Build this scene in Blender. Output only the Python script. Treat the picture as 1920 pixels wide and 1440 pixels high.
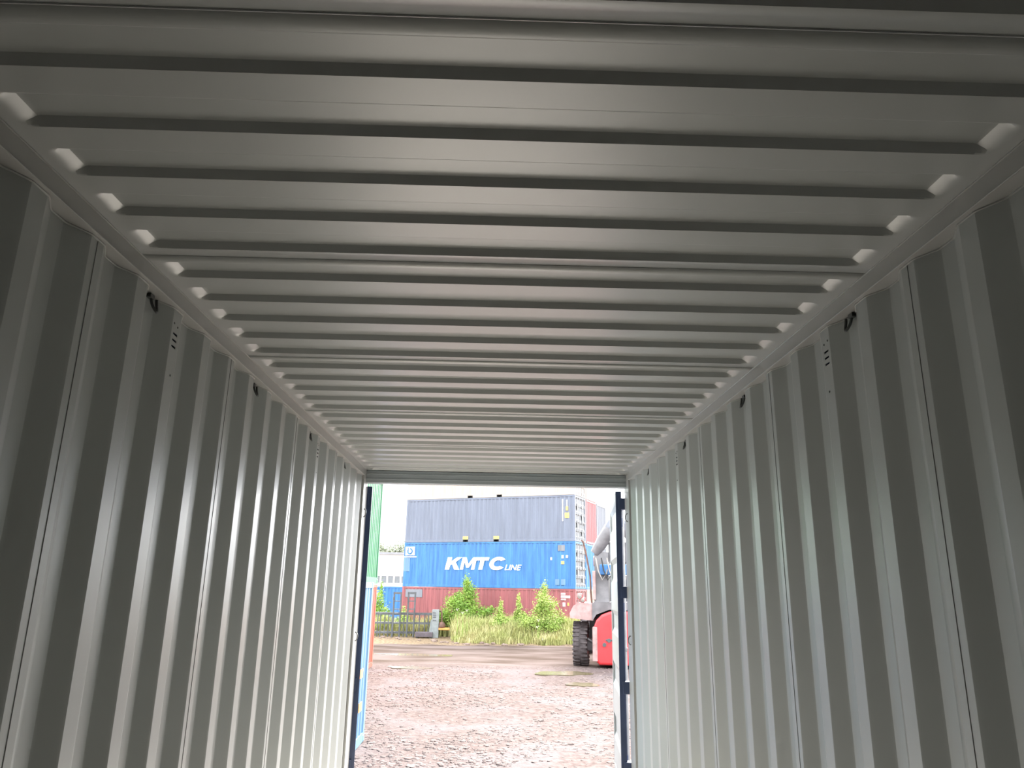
import bpy, bmesh, math, random
import numpy as np
from mathutils import Vector, Matrix, noise as mnoise

random.seed(7)
scene = bpy.context.scene
for o in list(bpy.data.objects):
    bpy.data.objects.remove(o)
col = scene.collection

# ------------------------------------------------------------------ camera
EYE = np.array([0.0, 0.0, 2.85])
FPX = 1383.0
_c = np.array([960.0, 720.0])
_ry = np.array([920 - _c[0], 1104 - _c[1], FPX]); _ry /= np.linalg.norm(_ry)
_rz = np.array([1040 - _c[0], -4250 - _c[1], FPX]); _rz -= _ry * (_rz @ _ry); _rz /= np.linalg.norm(_rz)
_rx = np.cross(_ry, _rz)
RW = np.array([_rx, _ry, _rz])
cam_d = bpy.data.cameras.new('camera')
cam = bpy.data.objects.new('camera', cam_d); col.objects.link(cam)
cam_d.sensor_width = 36.0
cam_d.lens = FPX / 1920 * 36.0
cam_d.clip_start = 0.02; cam_d.clip_end = 600
X, Y, Z = RW @ np.array([1, 0, 0]), RW @ np.array([0, -1, 0]), RW @ np.array([0, 0, -1])
cam.matrix_world = Matrix(((X[0], Y[0], Z[0], EYE[0]), (X[1], Y[1], Z[1], EYE[1]), (X[2], Y[2], Z[2], EYE[2]), (0, 0, 0, 1)))
scene.camera = cam

# ------------------------------------------------------------------ light
w = bpy.data.worlds.new('overcast_sky'); scene.world = w; w.use_nodes = True
bg = w.node_tree.nodes['Background']
bg.inputs['Color'].default_value = (0.93, 0.96, 1.0, 1)
bg.inputs['Strength'].default_value = 1.0
sd = bpy.data.lights.new('hazy_sun_offscreen', 'SUN'); sun = bpy.data.objects.new('hazy_sun_offscreen', sd); col.objects.link(sun)
sd.energy = 5.0; sd.angle = math.radians(50); sd.color = (1.0, 0.97, 0.92)
sun.rotation_euler = Vector((-0.24, -1.0, -0.66)).to_track_quat('-Z', 'Y').to_euler()
vs = scene.view_settings
vs.view_transform = 'Standard'; vs.look = 'None'; vs.gamma = 1.0; vs.use_curve_mapping = False
vs.exposure = 2.74

# ------------------------------------------------------------------ helpers
def ray(px, py):
    return RW @ np.array([px - 960.0, py - 720.0, FPX])
def at_y(px, py, y):
    d = ray(px, py); return EYE + d * (y / d[1])
def at_z(px, py, z):
    d = ray(px, py); return EYE + d * ((z - EYE[2]) / d[2])
def at_x(px, py, x):
    d = ray(px, py); return EYE + d * (x / d[0])

def tag(o, label=None, cat=None, group=None, kind=None):
    if label: o['label'] = label
    if cat: o['category'] = cat
    if group: o['group'] = group
    if kind: o['kind'] = kind
    return o
def empty(name, loc=(0, 0, 0), rz=0.0, parent=None):
    o = bpy.data.objects.new(name, None); col.objects.link(o)
    o.location = loc; o.rotation_euler = (0, 0, rz); o.empty_display_size = 0.2
    if parent: o.parent = parent
    return o

class MB:
    def __init__(s): s.v = []; s.f = []
    def add(s, vs_, fs):
        n = len(s.v); s.v += [tuple(p) for p in vs_]; s.f += [tuple(i + n for i in f) for f in fs]; return s
    def box(s, x0, x1, y0, y1, z0, z1, b=0.0):
        if b <= 0:
            return s.add([(x0, y0, z0), (x1, y0, z0), (x1, y1, z0), (x0, y1, z0), (x0, y0, z1), (x1, y0, z1), (x1, y1, z1), (x0, y1, z1)],
                         [(0, 3, 2, 1), (4, 5, 6, 7), (0, 1, 5, 4), (1, 2, 6, 5), (2, 3, 7, 6), (3, 0, 4, 7)])
        bm = bmesh.new(); bmesh.ops.create_cube(bm, size=1)
        bmesh.ops.scale(bm, vec=(x1 - x0, y1 - y0, z1 - z0), verts=bm.verts)
        bmesh.ops.translate(bm, vec=((x0 + x1) / 2, (y0 + y1) / 2, (z0 + z1) / 2), verts=bm.verts)
        bmesh.ops.bevel(bm, geom=bm.edges[:], offset=b, segments=2, affect='EDGES', profile=0.5)
        bm.verts.index_update()
        s.add([v.co[:] for v in bm.verts], [[v.index for v in f.verts] for f in bm.faces]); bm.free(); return s
    def tube(s, pts, r, n=8, close=False, caps=True):
        pts = [Vector(p) for p in pts]; m = len(pts); rings = []
        rr = r if isinstance(r, (list, tuple)) else [r] * m
        prev = None
        for i, p in enumerate(pts):
            if close: t = (pts[(i + 1) % m] - pts[i - 1])
            else: t = pts[min(i + 1, m - 1)] - pts[max(i - 1, 0)]
            t.normalize()
            if prev is None:
                a = Vector((0, 0, 1)) if abs(t.z) < 0.9 else Vector((1, 0, 0))
                u = t.cross(a).normalized()
            else:
                u = (prev - t * prev.dot(t)).normalized()
            prev = u; v_ = t.cross(u)
            rings.append([p + (u * math.cos(2 * math.pi * k / n) + v_ * math.sin(2 * math.pi * k / n)) * rr[i] for k in range(n)])
        vs_ = [q for R_ in rings for q in R_]; fs = []
        for i in range(m if close else m - 1):
            j = (i + 1) % m
            for k in range(n):
                k2 = (k + 1) % n
                fs.append((i * n + k, i * n + k2, j * n + k2, j * n + k))
        if caps and not close:
            fs.append(tuple(range(n - 1, -1, -1))); fs.append(tuple((m - 1) * n + k for k in range(n)))
        return s.add(vs_, fs)
    def lathe(s, prof, center, axis='x', n=24):
        # prof: (radius, along); axis direction through center
        vs_ = []; fs = []; m = len(prof); cx, cy, cz = center
        for (r, a) in prof:
            for k in range(n):
                t = 2 * math.pi * k / n; c_, s_ = r * math.cos(t), r * math.sin(t)
                vs_.append((cx + a, cy + c_, cz + s_) if axis == 'x' else ((cx + c_, cy + a, cz + s_) if axis == 'y' else (cx + c_, cy + s_, cz + a)))
        for i in range(m - 1):
            for k in range(n):
                k2 = (k + 1) % n
                fs.append((i * n + k, i * n + k2, (i + 1) * n + k2, (i + 1) * n + k))
        fs.append(tuple(range(n - 1, -1, -1))); fs.append(tuple((m - 1) * n + k for k in range(n)))
        return s.add(vs_, fs)
    def prism(s, poly, a0, a1, axis='y'):
        # poly of 2-D points extruded along an axis; for 'y' points are (x,z), for 'x' (y,z), for 'z' (x,y)
        def P(p, a): return (p[0], a, p[1]) if axis == 'y' else ((a, p[0], p[1]) if axis == 'x' else (p[0], p[1], a))
        n = len(poly)
        fs = [tuple(range(n)), tuple(range(2 * n - 1, n - 1, -1))]
        fs += [(i, (i + 1) % n, n + (i + 1) % n, n + i) for i in range(n)]
        return s.add([P(p, a0) for p in poly] + [P(p, a1) for p in poly], fs)
    def build(s, name, mat, parent=None, smooth=None, loc=None):
        me = bpy.data.meshes.new(name); me.from_pydata(s.v, [], s.f)
        bm = bmesh.new(); bm.from_mesh(me); bmesh.ops.recalc_face_normals(bm, faces=bm.faces); bm.to_mesh(me); bm.free()
        if smooth:
            me.shade_smooth(); me.set_sharp_from_angle(angle=math.radians(smooth))
        me.materials.append(mat)
        o = bpy.data.objects.new(name, me); col.objects.link(o)
        if parent: o.parent = parent
        if loc is not None: o.location = loc
        return o
def raw(name, v, f, mat, parent=None, smooth=None):
    me = bpy.data.meshes.new(name); me.from_pydata(v, [], f)
    if smooth: me.shade_smooth(); me.set_sharp_from_angle(angle=math.radians(smooth))
    me.materials.append(mat)
    o = bpy.data.objects.new(name, me); col.objects.link(o)
    if parent: o.parent = parent
    return o
def copy_tree(o, parent=None):
    c = o.copy(); col.objects.link(c); c.parent = parent
    for ch in list(o.children): copy_tree(ch, c)
    return c

# ------------------------------------------------------------------ materials
def mat(name, color, rough=0.5, var=0.12, scale=3.0, stretch=(1, 1, 1), bump=0.0, bscale=60.0, metal=0.0, color2=None, spec=0.5, detail=4.0, lo=0.35, hi=0.65):
    m = bpy.data.materials.new(name); m.use_nodes = True
    nt = m.node_tree; N = nt.nodes; L = nt.links; b = N['Principled BSDF']
    b.inputs['Roughness'].default_value = rough; b.inputs['Metallic'].default_value = metal
    b.inputs['Specular IOR Level'].default_value = spec
    tc = N.new('ShaderNodeTexCoord'); mp = N.new('ShaderNodeMapping'); mp.inputs['Scale'].default_value = stretch
    L.new(tc.outputs['Object'], mp.inputs['Vector'])
    nz = N.new('ShaderNodeTexNoise'); nz.inputs['Scale'].default_value = scale; nz.inputs['Detail'].default_value = detail
    L.new(mp.outputs['Vector'], nz.inputs['Vector'])
    rp = N.new('ShaderNodeValToRGB')
    c2 = color2 if color2 else tuple(max(0, c * (1 - var)) for c in color)
    c1 = color if color2 else tuple(min(1, c * (1 + var)) for c in color)
    rp.color_ramp.elements[0].position = lo; rp.color_ramp.elements[0].color = (*c2, 1)
    rp.color_ramp.elements[1].position = hi; rp.color_ramp.elements[1].color = (*c1, 1)
    L.new(nz.outputs['Fac'], rp.inputs['Fac']); L.new(rp.outputs['Color'], b.inputs['Base Color'])
    if bump > 0:
        nb = N.new('ShaderNodeTexNoise'); nb.inputs['Scale'].default_value = bscale; nb.inputs['Detail'].default_value = 5
        L.new(tc.outputs['Object'], nb.inputs['Vector'])
        bp = N.new('ShaderNodeBump'); bp.inputs['Strength'].default_value = bump; bp.inputs['Distance'].default_value = 0.01
        L.new(nb.outputs['Fac'], bp.inputs['Height']); L.new(bp.outputs['Normal'], b.inputs['Normal'])
    return m
M = {}
M['paint'] = mat('light_grey_container_paint', (0.39, 0.41, 0.405), 0.34, 0.03, 1.5, bump=0.015, bscale=14, spec=0.9)
M['roofpaint'] = mat('glossy_roof_sheet_paint', (0.40, 0.415, 0.41), 0.36, 0.03, 1.5, bump=0.01, bscale=14, spec=0.9)
_b = M['roofpaint'].node_tree.nodes['Principled BSDF']; _b.inputs['Coat Weight'].default_value = 0.7; _b.inputs['Coat Roughness'].default_value = 0.30
M['rail'] = mat('light_grey_rail_paint', (0.40, 0.40, 0.39), 0.36, 0.03, 2.0)
M['bead'] = mat('weld_bead_paint', (0.40, 0.405, 0.395), 0.36, 0.05, 40)
M['header'] = mat('grey_green_header_paint', (0.38, 0.415, 0.43), 0.45, 0.05, 2.0)
M['navy'] = mat('navy_blue_door_paint', (0.035, 0.055, 0.12), 0.45, 0.15, 3.0)
M['seam'] = mat('dark_seam_sealant', (0.17, 0.17, 0.17), 0.7, 0.1, 20)
M['ringsteel'] = mat('dark_lashing_steel', (0.05, 0.055, 0.055), 0.4, 0.2, 30)
M['black'] = mat('black_slot', (0.012, 0.012, 0.012), 0.7, 0.1, 20)
M['ply'] = mat('container_plywood', (0.40, 0.365, 0.315), 0.6, 0.25, 3.0, stretch=(12, 1, 1))
M['galv'] = mat('galvanised_steel', (0.22, 0.225, 0.23), 0.45, 0.1, 20, metal=0.4)
def cpaint(n, c, **k):
    a = dict(rough=0.5, var=0.12, scale=1.2, stretch=(3, 3, 0.35)); a.update(k)
    M[n] = mat(n, c, **a)
cpaint('kmtc_blue_paint', (0.016, 0.095, 0.255), color2=(0.030, 0.142, 0.325), scale=1.8)
cpaint('slate_paint', (0.108, 0.125, 0.165), var=0.10)
cpaint('brick_red_paint', (0.21, 0.058, 0.062), var=0.15)
cpaint('cream_paint', (0.32, 0.27, 0.225), var=0.06)
cpaint('grey_door_paint', (0.13, 0.137, 0.15), var=0.18)
cpaint('bright_red_paint', (0.34, 0.075, 0.08), var=0.12)
cpaint('mid_grey_paint', (0.135, 0.145, 0.17), var=0.08)
cpaint('green_paint', (0.034, 0.135, 0.062), color2=(0.050, 0.18, 0.085), spec=0.3)
cpaint('pale_blue_paint', (0.085, 0.17, 0.265), var=0.15)
cpaint('orange_red_paint', (0.34, 0.085, 0.055), var=0.15)
cpaint('yard_blue_paint', (0.03, 0.14, 0.38), var=0.15)
M['white'] = mat('white_marking', (0.80, 0.80, 0.80), 0.5, 0.04, 5)
M['yellow'] = mat('yellow_marking', (0.70, 0.48, 0.10), 0.5, 0.1, 5)
M['orange'] = mat('orange_marking', (0.75, 0.30, 0.08), 0.5, 0.1, 5)
M['tyre'] = mat('dusty_tyre_rubber', (0.075, 0.066, 0.067), 0.9, 0.3, 6, bump=0.3, spec=0.2)
M['mach_red'] = mat('machine_red_paint', (0.50, 0.03, 0.035), 0.4, 0.12, 2)
M['mach_grey'] = mat('machine_grey_paint', (0.12, 0.115, 0.12), 0.5, 0.2, 3)
M['mach_pale'] = mat('dusty_machine_trim', (0.30, 0.20, 0.19), 0.6, 0.25, 4)
M['glass'] = mat('dark_window_glass', (0.10, 0.11, 0.12), 0.08, 0.1, 2)
M['lampglass'] = mat('lamp_glass', (0.20, 0.18, 0.16), 0.2, 0.1, 4)
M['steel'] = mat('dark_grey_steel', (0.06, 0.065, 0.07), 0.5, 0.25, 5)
M['cabinet'] = mat('grey_metal_cabinet', (0.17, 0.19, 0.19), 0.5, 0.15, 5)
M['brown'] = mat('rusty_brown_steel', (0.10, 0.05, 0.035), 0.7, 0.3, 5)
M['platform'] = mat('dark_platform', (0.075, 0.06, 0.07), 0.6, 0.2, 4)
M['bwall'] = mat('white_building_cladding', (0.46, 0.44, 0.435), 0.6, 0.04, 0.5)
M['broof'] = mat('grey_roof_sheet', (0.20, 0.205, 0.22), 0.6, 0.1, 1)
M['grass'] = mat('tall_yellow_green_grass', (0.40, 0.37, 0.17), 0.7, 0.2, 0.9, color2=(0.27, 0.31, 0.09))
M['leaf'] = mat('fresh_green_leaves', (0.24, 0.36, 0.05), 0.6, 0.2, 1.6, color2=(0.12, 0.25, 0.03))
M['leaf2'] = mat('yellow_green_leaves', (0.34, 0.42, 0.10), 0.6, 0.2, 1.6, color2=(0.20, 0.32, 0.05))
M['treeleaf'] = mat('hazed_tree_leaves', (0.28, 0.31, 0.24), 0.8, 0.2, 0.4)  # leaf colour paled, distance haze is painted into it
M['stem'] = mat('brown_stem', (0.14, 0.10, 0.06), 0.8, 0.2, 6)
M['flower'] = mat('cream_flowers', (0.45, 0.42, 0.33), 0.7, 0.05, 10)
M['stone'] = mat('pale_crushed_stone', (0.175, 0.142, 0.132), 0.95, 0.3, 2.2, color2=(0.115, 0.092, 0.086), lo=0.3, hi=0.62, spec=0.0)
M['rock'] = mat('pale_rubble', (0.20, 0.145, 0.115), 0.85, 0.3, 3.0, color2=(0.10, 0.07, 0.055))
M['water'] = mat('muddy_water', (0.11, 0.092, 0.055), 0.16, 0.1, 1.0, spec=0.3)

# ground: crushed stone, muddy wet road band, soil
gm = bpy.data.materials.new('yard_ground'); gm.use_nodes = True
nt = gm.node_tree; N = nt.nodes; L = nt.links; b = N['Principled BSDF']
b.inputs['Specular IOR Level'].default_value = 0.0
tc = N.new('ShaderNodeTexCoord')
def noise_n(s, d=6, st=(1, 1, 1)):
    mp = N.new('ShaderNodeMapping'); mp.inputs['Scale'].default_value = st
    L.new(tc.outputs['Object'], mp.inputs['Vector'])
    n = N.new('ShaderNodeTexNoise'); n.inputs['Scale'].default_value = s; n.inputs['Detail'].default_value = d
    L.new(mp.outputs['Vector'], n.inputs['Vector']); return n
def ramp(src, p0, c0, p1, c1):
    r = N.new('ShaderNodeValToRGB'); r.color_ramp.elements[0].position = p0; r.color_ramp.elements[0].color = (*c0, 1)
    r.color_ramp.elements[1].position = p1; r.color_ramp.elements[1].color = (*c1, 1); L.new(src, r.inputs['Fac']); return r
def mixc(fac, a, c_):
    m_ = N.new('ShaderNodeMix'); m_.data_type = 'RGBA'; L.new(fac, m_.inputs['Factor']); L.new(a, m_.inputs['A']); L.new(c_, m_.inputs['B']); return m_
def mth(op, a, v=None, v2=None):
    m_ = N.new('ShaderNodeMath'); m_.operation = op; L.new(a, m_.inputs[0])
    if v is not None:
        if hasattr(v, 'is_linked') or not isinstance(v, (int, float)): L.new(v, m_.inputs[1])
        else: m_.inputs[1].default_value = v
    return m_
n1 = noise_n(7.0, 8); n2 = noise_n(0.55, 4); n3 = noise_n(1.0, 6, (0.30, 0.8, 1))
gravel = ramp(n1.outputs['Fac'], 0.34, (0.0743, 0.0571, 0.0531), 0.60, (0.1188, 0.0942, 0.0883))
pale = ramp(n1.outputs['Fac'], 0.30, (0.0979, 0.0803, 0.0790), 0.6, (0.1218, 0.1023, 0.1013))
pm = ramp(n2.outputs['Fac'], 0.45, (0, 0, 0), 0.60, (1, 1, 1))
gcol = mixc(pm.outputs['Color'], gravel.outputs['Color'], pale.outputs['Color'])
mud = ramp(n3.outputs['Fac'], 0.38, (0.0640, 0.0488, 0.0406), 0.62, (0.1167, 0.0932, 0.0855))
sx = N.new('ShaderNodeSeparateXYZ'); L.new(tc.outputs['Object'], sx.inputs[0])
ym = N.new('ShaderNodeMapRange'); ym.inputs['From Min'].default_value = 29.0; ym.inputs['From Max'].default_value = 31.5
ya = mth('MULTIPLY', n2.outputs['Fac'], 5.0); yb = mth('ADD', sx.outputs['Y'], ya.outputs[0]); yc = mth('SUBTRACT', yb.outputs[0], 2.5)
L.new(yc.outputs[0], ym.inputs['Value'])
c3 = mixc(ym.outputs['Result'], gcol.outputs['Result'], mud.outputs['Color'])
soil = ramp(n1.outputs['Fac'], 0.35, (0.10, 0.075, 0.05), 0.65, (0.24, 0.18, 0.12))
ys = N.new('ShaderNodeMapRange'); ys.inputs['From Min'].default_value = 40.3; ys.inputs['From Max'].default_value = 41.6
L.new(yc.outputs[0], ys.inputs['Value'])
c4 = mixc(ys.outputs['Result'], c3.outputs['Result'], soil.outputs['Color'])
L.new(c4.outputs['Result'], b.inputs['Base Color'])
rg = ramp(n3.outputs['Fac'], 0.40, (0.30, 0.30, 0.30), 0.55, (0.7, 0.7, 0.7))
rmix = N.new('ShaderNodeMix'); rmix.data_type = 'RGBA'; L.new(ym.outputs['Result'], rmix.inputs['Factor'])
rmix.inputs['A'].default_value = (0.75, 0.75, 0.75, 1); L.new(rg.outputs['Color'], rmix.inputs['B'])
L.new(rmix.outputs['Result'], b.inputs['Roughness'])
nb = noise_n(14.0, 6); bp = N.new('ShaderNodeBump'); bp.inputs['Strength'].default_value = 0.7; bp.inputs['Distance'].default_value = 0.03
L.new(nb.outputs['Fac'], bp.inputs['Height'])
L.new(bp.outputs['Normal'], b.inputs['Normal'])
M['ground'] = gm

# ================================================================== THE CONTAINER WE STAND IN
CE = EYE[2] + 1.0026          # underside of the roof sheet
FL = CE - 2.69                # floor
XL, XR = -1.1265, 1.1915      # inner faces of the top rails
YB, YF = -5.45, 6.57          # closed end, door end
RH = 0.0585                   # rail height
PITCH, PROUD, SL, REC, DEP = 0.282, 0.078, 0.066, 0.072, 0.036

def wall_profile(y0, n):
    """points (y, depth) of n corrugations, panel edges in the middle of a proud face"""
    pts = [(y0 + PROUD / 2, 0.0)]
    for k in range(n):
        a = y0 + k * PITCH
        for (yy, dd) in ((a + PROUD, 0), (a + PROUD + SL, 1), (a + PROUD + SL + REC, 1), (a + PITCH, 0)):
            # two points round each bend
            e = 0.006
            if dd == 0 and abs(yy - (a + PROUD)) < 1e-6: pts += [(yy - e, 0), (yy + e * 0.88, DEP * e * 0.95 / SL + 0.0006)]
            elif abs(yy - (a + PROUD + SL)) < 1e-6: pts += [(yy - e * 0.88, DEP - DEP * e * 0.95 / SL), (yy + e, DEP)]
            elif dd == 1: pts += [(yy - e, DEP), (yy + e * 0.88, DEP - DEP * e * 0.95 / SL)]
            else: pts += [(yy - e * 0.88, DEP * e * 0.95 / SL), (yy + e, 0)]
    pts.append((y0 + n * PITCH + PROUD / 2, 0.0))
    return pts

def make_wall(name, side, y_first):
    root = tag(empty(name, (0, 0, FL)), kind='structure')
    xp = (XL - 0.017) if side < 0 else (XR + 0.017)
    zt = CE - RH - FL
    # panels: seams on the proud face with index 1, 5, 9 ...
    k = 1 - 4 * 7
    while True:
        y0 = y_first + k * PITCH
        n = 4
        ya, yb_ = y0 + PROUD / 2, y0 + n * PITCH + PROUD / 2
        if ya > YF - 0.05: break
        if yb_ < YB: k += 4; continue
        pts = wall_profile(y0, n)
        pts = [(min(max(y, YB), YF - 0.02), d) for (y, d) in pts]
        q = []
        for p in pts:
            if not q or abs(p[0] - q[-1][0]) > 1e-5: q.append(p)
        if len(q) < 3: k += 4; continue
        mb = MB(); zs = [0, 0.7, 1.4, 2.1, zt]
        for t in (0, 0.003):
            for (y, d) in q:
                for z in zs: mb.v.append((xp + side * (d + t), y, z))
        m = len(q); nz = len(zs)
        for s_ in (0, 1):
            o_ = s_ * m * nz
            for i in range(m - 1):
                for j in range(nz - 1):
                    mb.f.append((o_ + i * nz + j, o_ + (i + 1) * nz + j, o_ + (i + 1) * nz + j + 1, o_ + i * nz + j + 1))
        o = m * nz
        for i in range(m - 1):
            mb.f.append((i * nz, (i + 1) * nz, o + (i + 1) * nz, o + i * nz)); mb.f.append((i * nz + nz - 1, (i + 1) * nz + nz - 1, o + (i + 1) * nz + nz - 1, o + i * nz + nz - 1))
        for j in range(nz - 1):
            mb.f.append((j, j + 1, o + j + 1, o + j)); e = (m - 1) * nz
            mb.f.append((e + j, e + j + 1, o + e + j + 1, o + e + j))
        cut = MB()
        for kk in (3, 11, -5):
            yv = y_first + kk * PITCH + PROUD / 2
            if ya + 0.05 < yv < yb_ - 0.05:
                for z in (0.855, 0.832, 0.809):
                    zz = z + EYE[2] - FL; a = 0.017
                    cut.prism([(yv - a, zz - 0.003), (yv + a, zz - 0.005), (yv + a, zz + 0.004), (yv - a, zz + 0.004)], xp - side * 0.01, xp + side * 0.012, 'x')
        pan = mb.build('panel', M['paint'], None, smooth=14)
        if cut.v:
            co_ = cut.build('cutter', M['paint']); bo = pan.modifiers.new('slots', 'BOOLEAN'); bo.operation = 'DIFFERENCE'; bo.solver = 'EXACT'; bo.object = co_
            bpy.context.view_layer.update()
            nm = bpy.data.meshes.new_from_object(pan.evaluated_get(bpy.context.evaluated_depsgraph_get()))
            pan.modifiers.clear(); pan.data = nm; bpy.data.objects.remove(co_)
        pan.parent = root
        # weld bead under the rail following the folds
        MB().tube([(xp + side * (d - 0.0015), y, zt - 0.002) for (y, d) in q], 0.0032, 5).build('weld_bead', M['bead'], pan)
        # lap seam
        if YB < ya < YF - 0.1:
            MB().box(xp - side * 0.0012, xp + side * 0.002, ya - 0.0009, ya + 0.0009, 0, zt - 0.004).build('seam', M['seam'], pan)
        k += 4
    # ventilation slots and rivets
    for kk in (3, 11, -5):
        yc_ = y_first + kk * PITCH + PROUD / 2
        v_ = empty('ventilator', (0, 0, 0), parent=root)
        zc = 0.832 + EYE[2] - FL; x0_, x1_ = xp + side * 0.002, xp + side * 0.034; q_ = [(yc_ - 0.036, zc - 0.06), (yc_ + 0.036, zc - 0.06), (yc_ + 0.036, zc + 0.06), (yc_ - 0.036, zc + 0.06)]
        raw('vent_housing', [(x0_, *p) for p in q_] + [(x1_, *p) for p in q_], [(4, 5, 6, 7)] + [(n_, (n_ + 1) % 4, 4 + (n_ + 1) % 4, 4 + n_) for n_ in range(4)], M['navy'], v_)
        for (dy, z) in ((-0.018, 0.892), (0.012, 0.885), (0.006, 0.705)):
            mb = MB(); mb.lathe([(0.004, -0.0015), (0.004, 0.001)], (xp, yc_ + dy, z + EYE[2] - FL), 'x', 8); mb.build('rivet', M['ringsteel'], v_)
    # lashing rings in the recess below the rail
    for kk in (-10, -6, -2, 2, 6, 10, 14):
        yc_ = y_first + kk * PITCH + PROUD + SL + REC / 2
        xr = xp + side * (DEP - 0.004)
        g = empty('lashing_ring', (xr, yc_, zt), parent=root)
        MB().box(-0.012, 0.012, -0.034, -0.004, -0.016, -0.001, 0.002).build('bracket', M['ringsteel'], g)
        p = []
        for i in range(15):
            t = -0.25 + i / 14 * (math.pi + 0.5)
            p.append((-side * (0.004 + 0.014 * (0.5 - 0.5 * math.cos(i / 14 * 2 * math.pi))), 0.006 + 0.021 * math.cos(t), -0.014 - 0.040 * math.sin(t)))
        MB().tube(p, 0.0048, 7).build('ring_rod', M['ringsteel'], g, smooth=50)
        MB().lathe([(0.001, -0.004), (0.0055, -0.002), (0.0055, 0.002), (0.001, 0.004)], (-side * 0.020, 0.006, -0.057), 'z', 8).build('worn_tip', M['galv'], g)
    return root
wl = make_wall('wall_left', -1, 1.632)
wr = make_wall('wall_right', 1, 1.652)

# closed end
root = tag(empty('wall_back', (0, YB, FL)), kind='structure')
nb_ = 8; wdt = (XR - XL + 0.034) / nb_
for i in range(nb_):
    x0 = XL - 0.017 + i * wdt
    pr = [(x0, 0), (x0 + wdt * 0.3, 0), (x0 + wdt * 0.5, -0.04), (x0 + wdt * 0.8, -0.04), (x0 + wdt, 0)]
    mb = MB(); mb.prism(pr + [(p[0], p[1] - 0.003) for p in reversed(pr)], 0, CE - FL, 'z'); mb.build('panel', M['paint'], root)

# roof sheets, five pressed grooves each
def make_ceiling():
    root = tag(empty('ceiling', (0, 0, CE)), kind='structure')
    GW, GD, S1, S2, RC = 0.122, 0.021, 0.015, 0.050, 0.042
    gx0, gx1 = XL + 0.024, XR - 0.030
    ex = [0, .004, .010, .017, .024, .031, .039, .047, .055, .063, .075]
    xs = [XL - 0.05, XL, gx0 - 0.004] + [gx0 + e for e in ex] + list(np.linspace(gx0 + 0.12, gx1 - 0.12, 7)) + [gx1 - e for e in reversed(ex)] + [gx1 + 0.004, XR, XR + 0.05]
    def h_(x, y, y1):
        y0 = y1 - GW; cx, cy = (gx0 + gx1) / 2, (y0 + y1) / 2
        ax, ay = (gx1 - gx0) / 2, GW / 2
        dx, dy = abs(x - cx) - (ax - RC), abs(y - cy) - (ay - RC)
        if dx > 0 and dy > 0:
            r = math.hypot(dx, dy); d = RC - r; nx = dx / r if r > 1e-9 else 0
        else:
            d = RC - max(dx, dy); nx = 1.0 if dx > dy else 0.0
            if dx <= 0 or dy > dx: nx = 0.0
        if d <= 0: return 0
        wv = S1 + (S2 - S1) * nx * nx
        # end ramp blends with the flat bottom
        tx = (RC - dx) / S2 if dx > -1 else 9
        t = min(1.0, d / wv, max(0.0, tx + (0 if dx > 0 else 0)))
        if t < 1 and (nx > 0.3 or tx < 1): return GD * t ** 1.7
        if t < 1 and y < cy:                      # folded lip on the near side
            return d * 0.42 if d < 0.005 else 0.0021 + (GD - 0.0021) * (d - 0.005) / (S1 - 0.005)
        return GD * t
    sheets = [1.290 + 1.055 * j for j in range(-7, 6)]
    for P in sheets:
        a, b_ = P - GW - 0.048, P - GW - 0.048 + 1.055
        if P + 1.055 > 6.6 + 0.3: b_ = max(b_, YF + 0.05)
        if b_ < YB: continue
        ys_ = [a]
        for g in range(5):
            y1 = P + g * 0.208; y0 = y1 - GW
            if y1 > YF: break
            ys_ += [y0 - 0.003, y0, y0 + 0.0025, y0 + 0.005, y0 + 0.008, y0 + 0.011, y0 + S1 * 0.99, y0 + 0.022, y0 + 0.031, y0 + 0.042, y0 + 0.061, y1 - 0.042, y1 - 0.031, y1 - 0.022, y1 - S1 * 0.99, y1 - 0.008, y1 - 0.004, y1, y1 + 0.003]
        ys_.append(b_ - 0.0015)
        mb = MB(); nx = len(xs)
        for y in ys_:
            for x in xs:
                z = 0
                for g in range(5):
                    y1 = P + g * 0.208
                    if y1 - GW - 0.001 <= y <= y1 + 0.001 and y1 <= YF: z = h_(x, y, y1)
                mb.v.append((x, y, z))
        for i in range(len(ys_) - 1):
            for j in range(nx - 1):
                mb.f.append((i * nx + j, i * nx + j + 1, (i + 1) * nx + j + 1, (i + 1) * nx + j))
        o = raw('roof_panel', mb.v, mb.f, M['roofpaint'], root, smooth=17)
        sol = o.modifiers.new('thickness', 'SOLIDIFY'); sol.thickness = 0.003; sol.offset = 1
        # joint between two sheets
        MB().tube([(XL, b_ - 0.001, -0.0004), (XR, b_ - 0.001, -0.0004)], 0.0022, 5).build('joint_bead', M['roofpaint'], o)
make_ceiling()

# top rails with weld beads
for i, (s_, xi) in enumerate(((-1, XL), (1, XR))):
    r = tag(MB().box(min(xi, xi + s_ * 0.062), max(xi, xi + s_ * 0.062), YB - 0.1, YF + 0.08, CE - RH, CE - 0.0006, 0.003).build('trim_%d' % (i + 1), M['rail']), kind='structure')
    for zz, rr in ((CE - 0.0016, 0.0028), (CE - RH + 0.0012, 0.0022)):
        MB().tube([(xi - s_ * 0.0004, YB, zz), (xi - s_ * 0.0004, YF, zz)], rr, 6).build('weld_bead', M['bead'], r)
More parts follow.
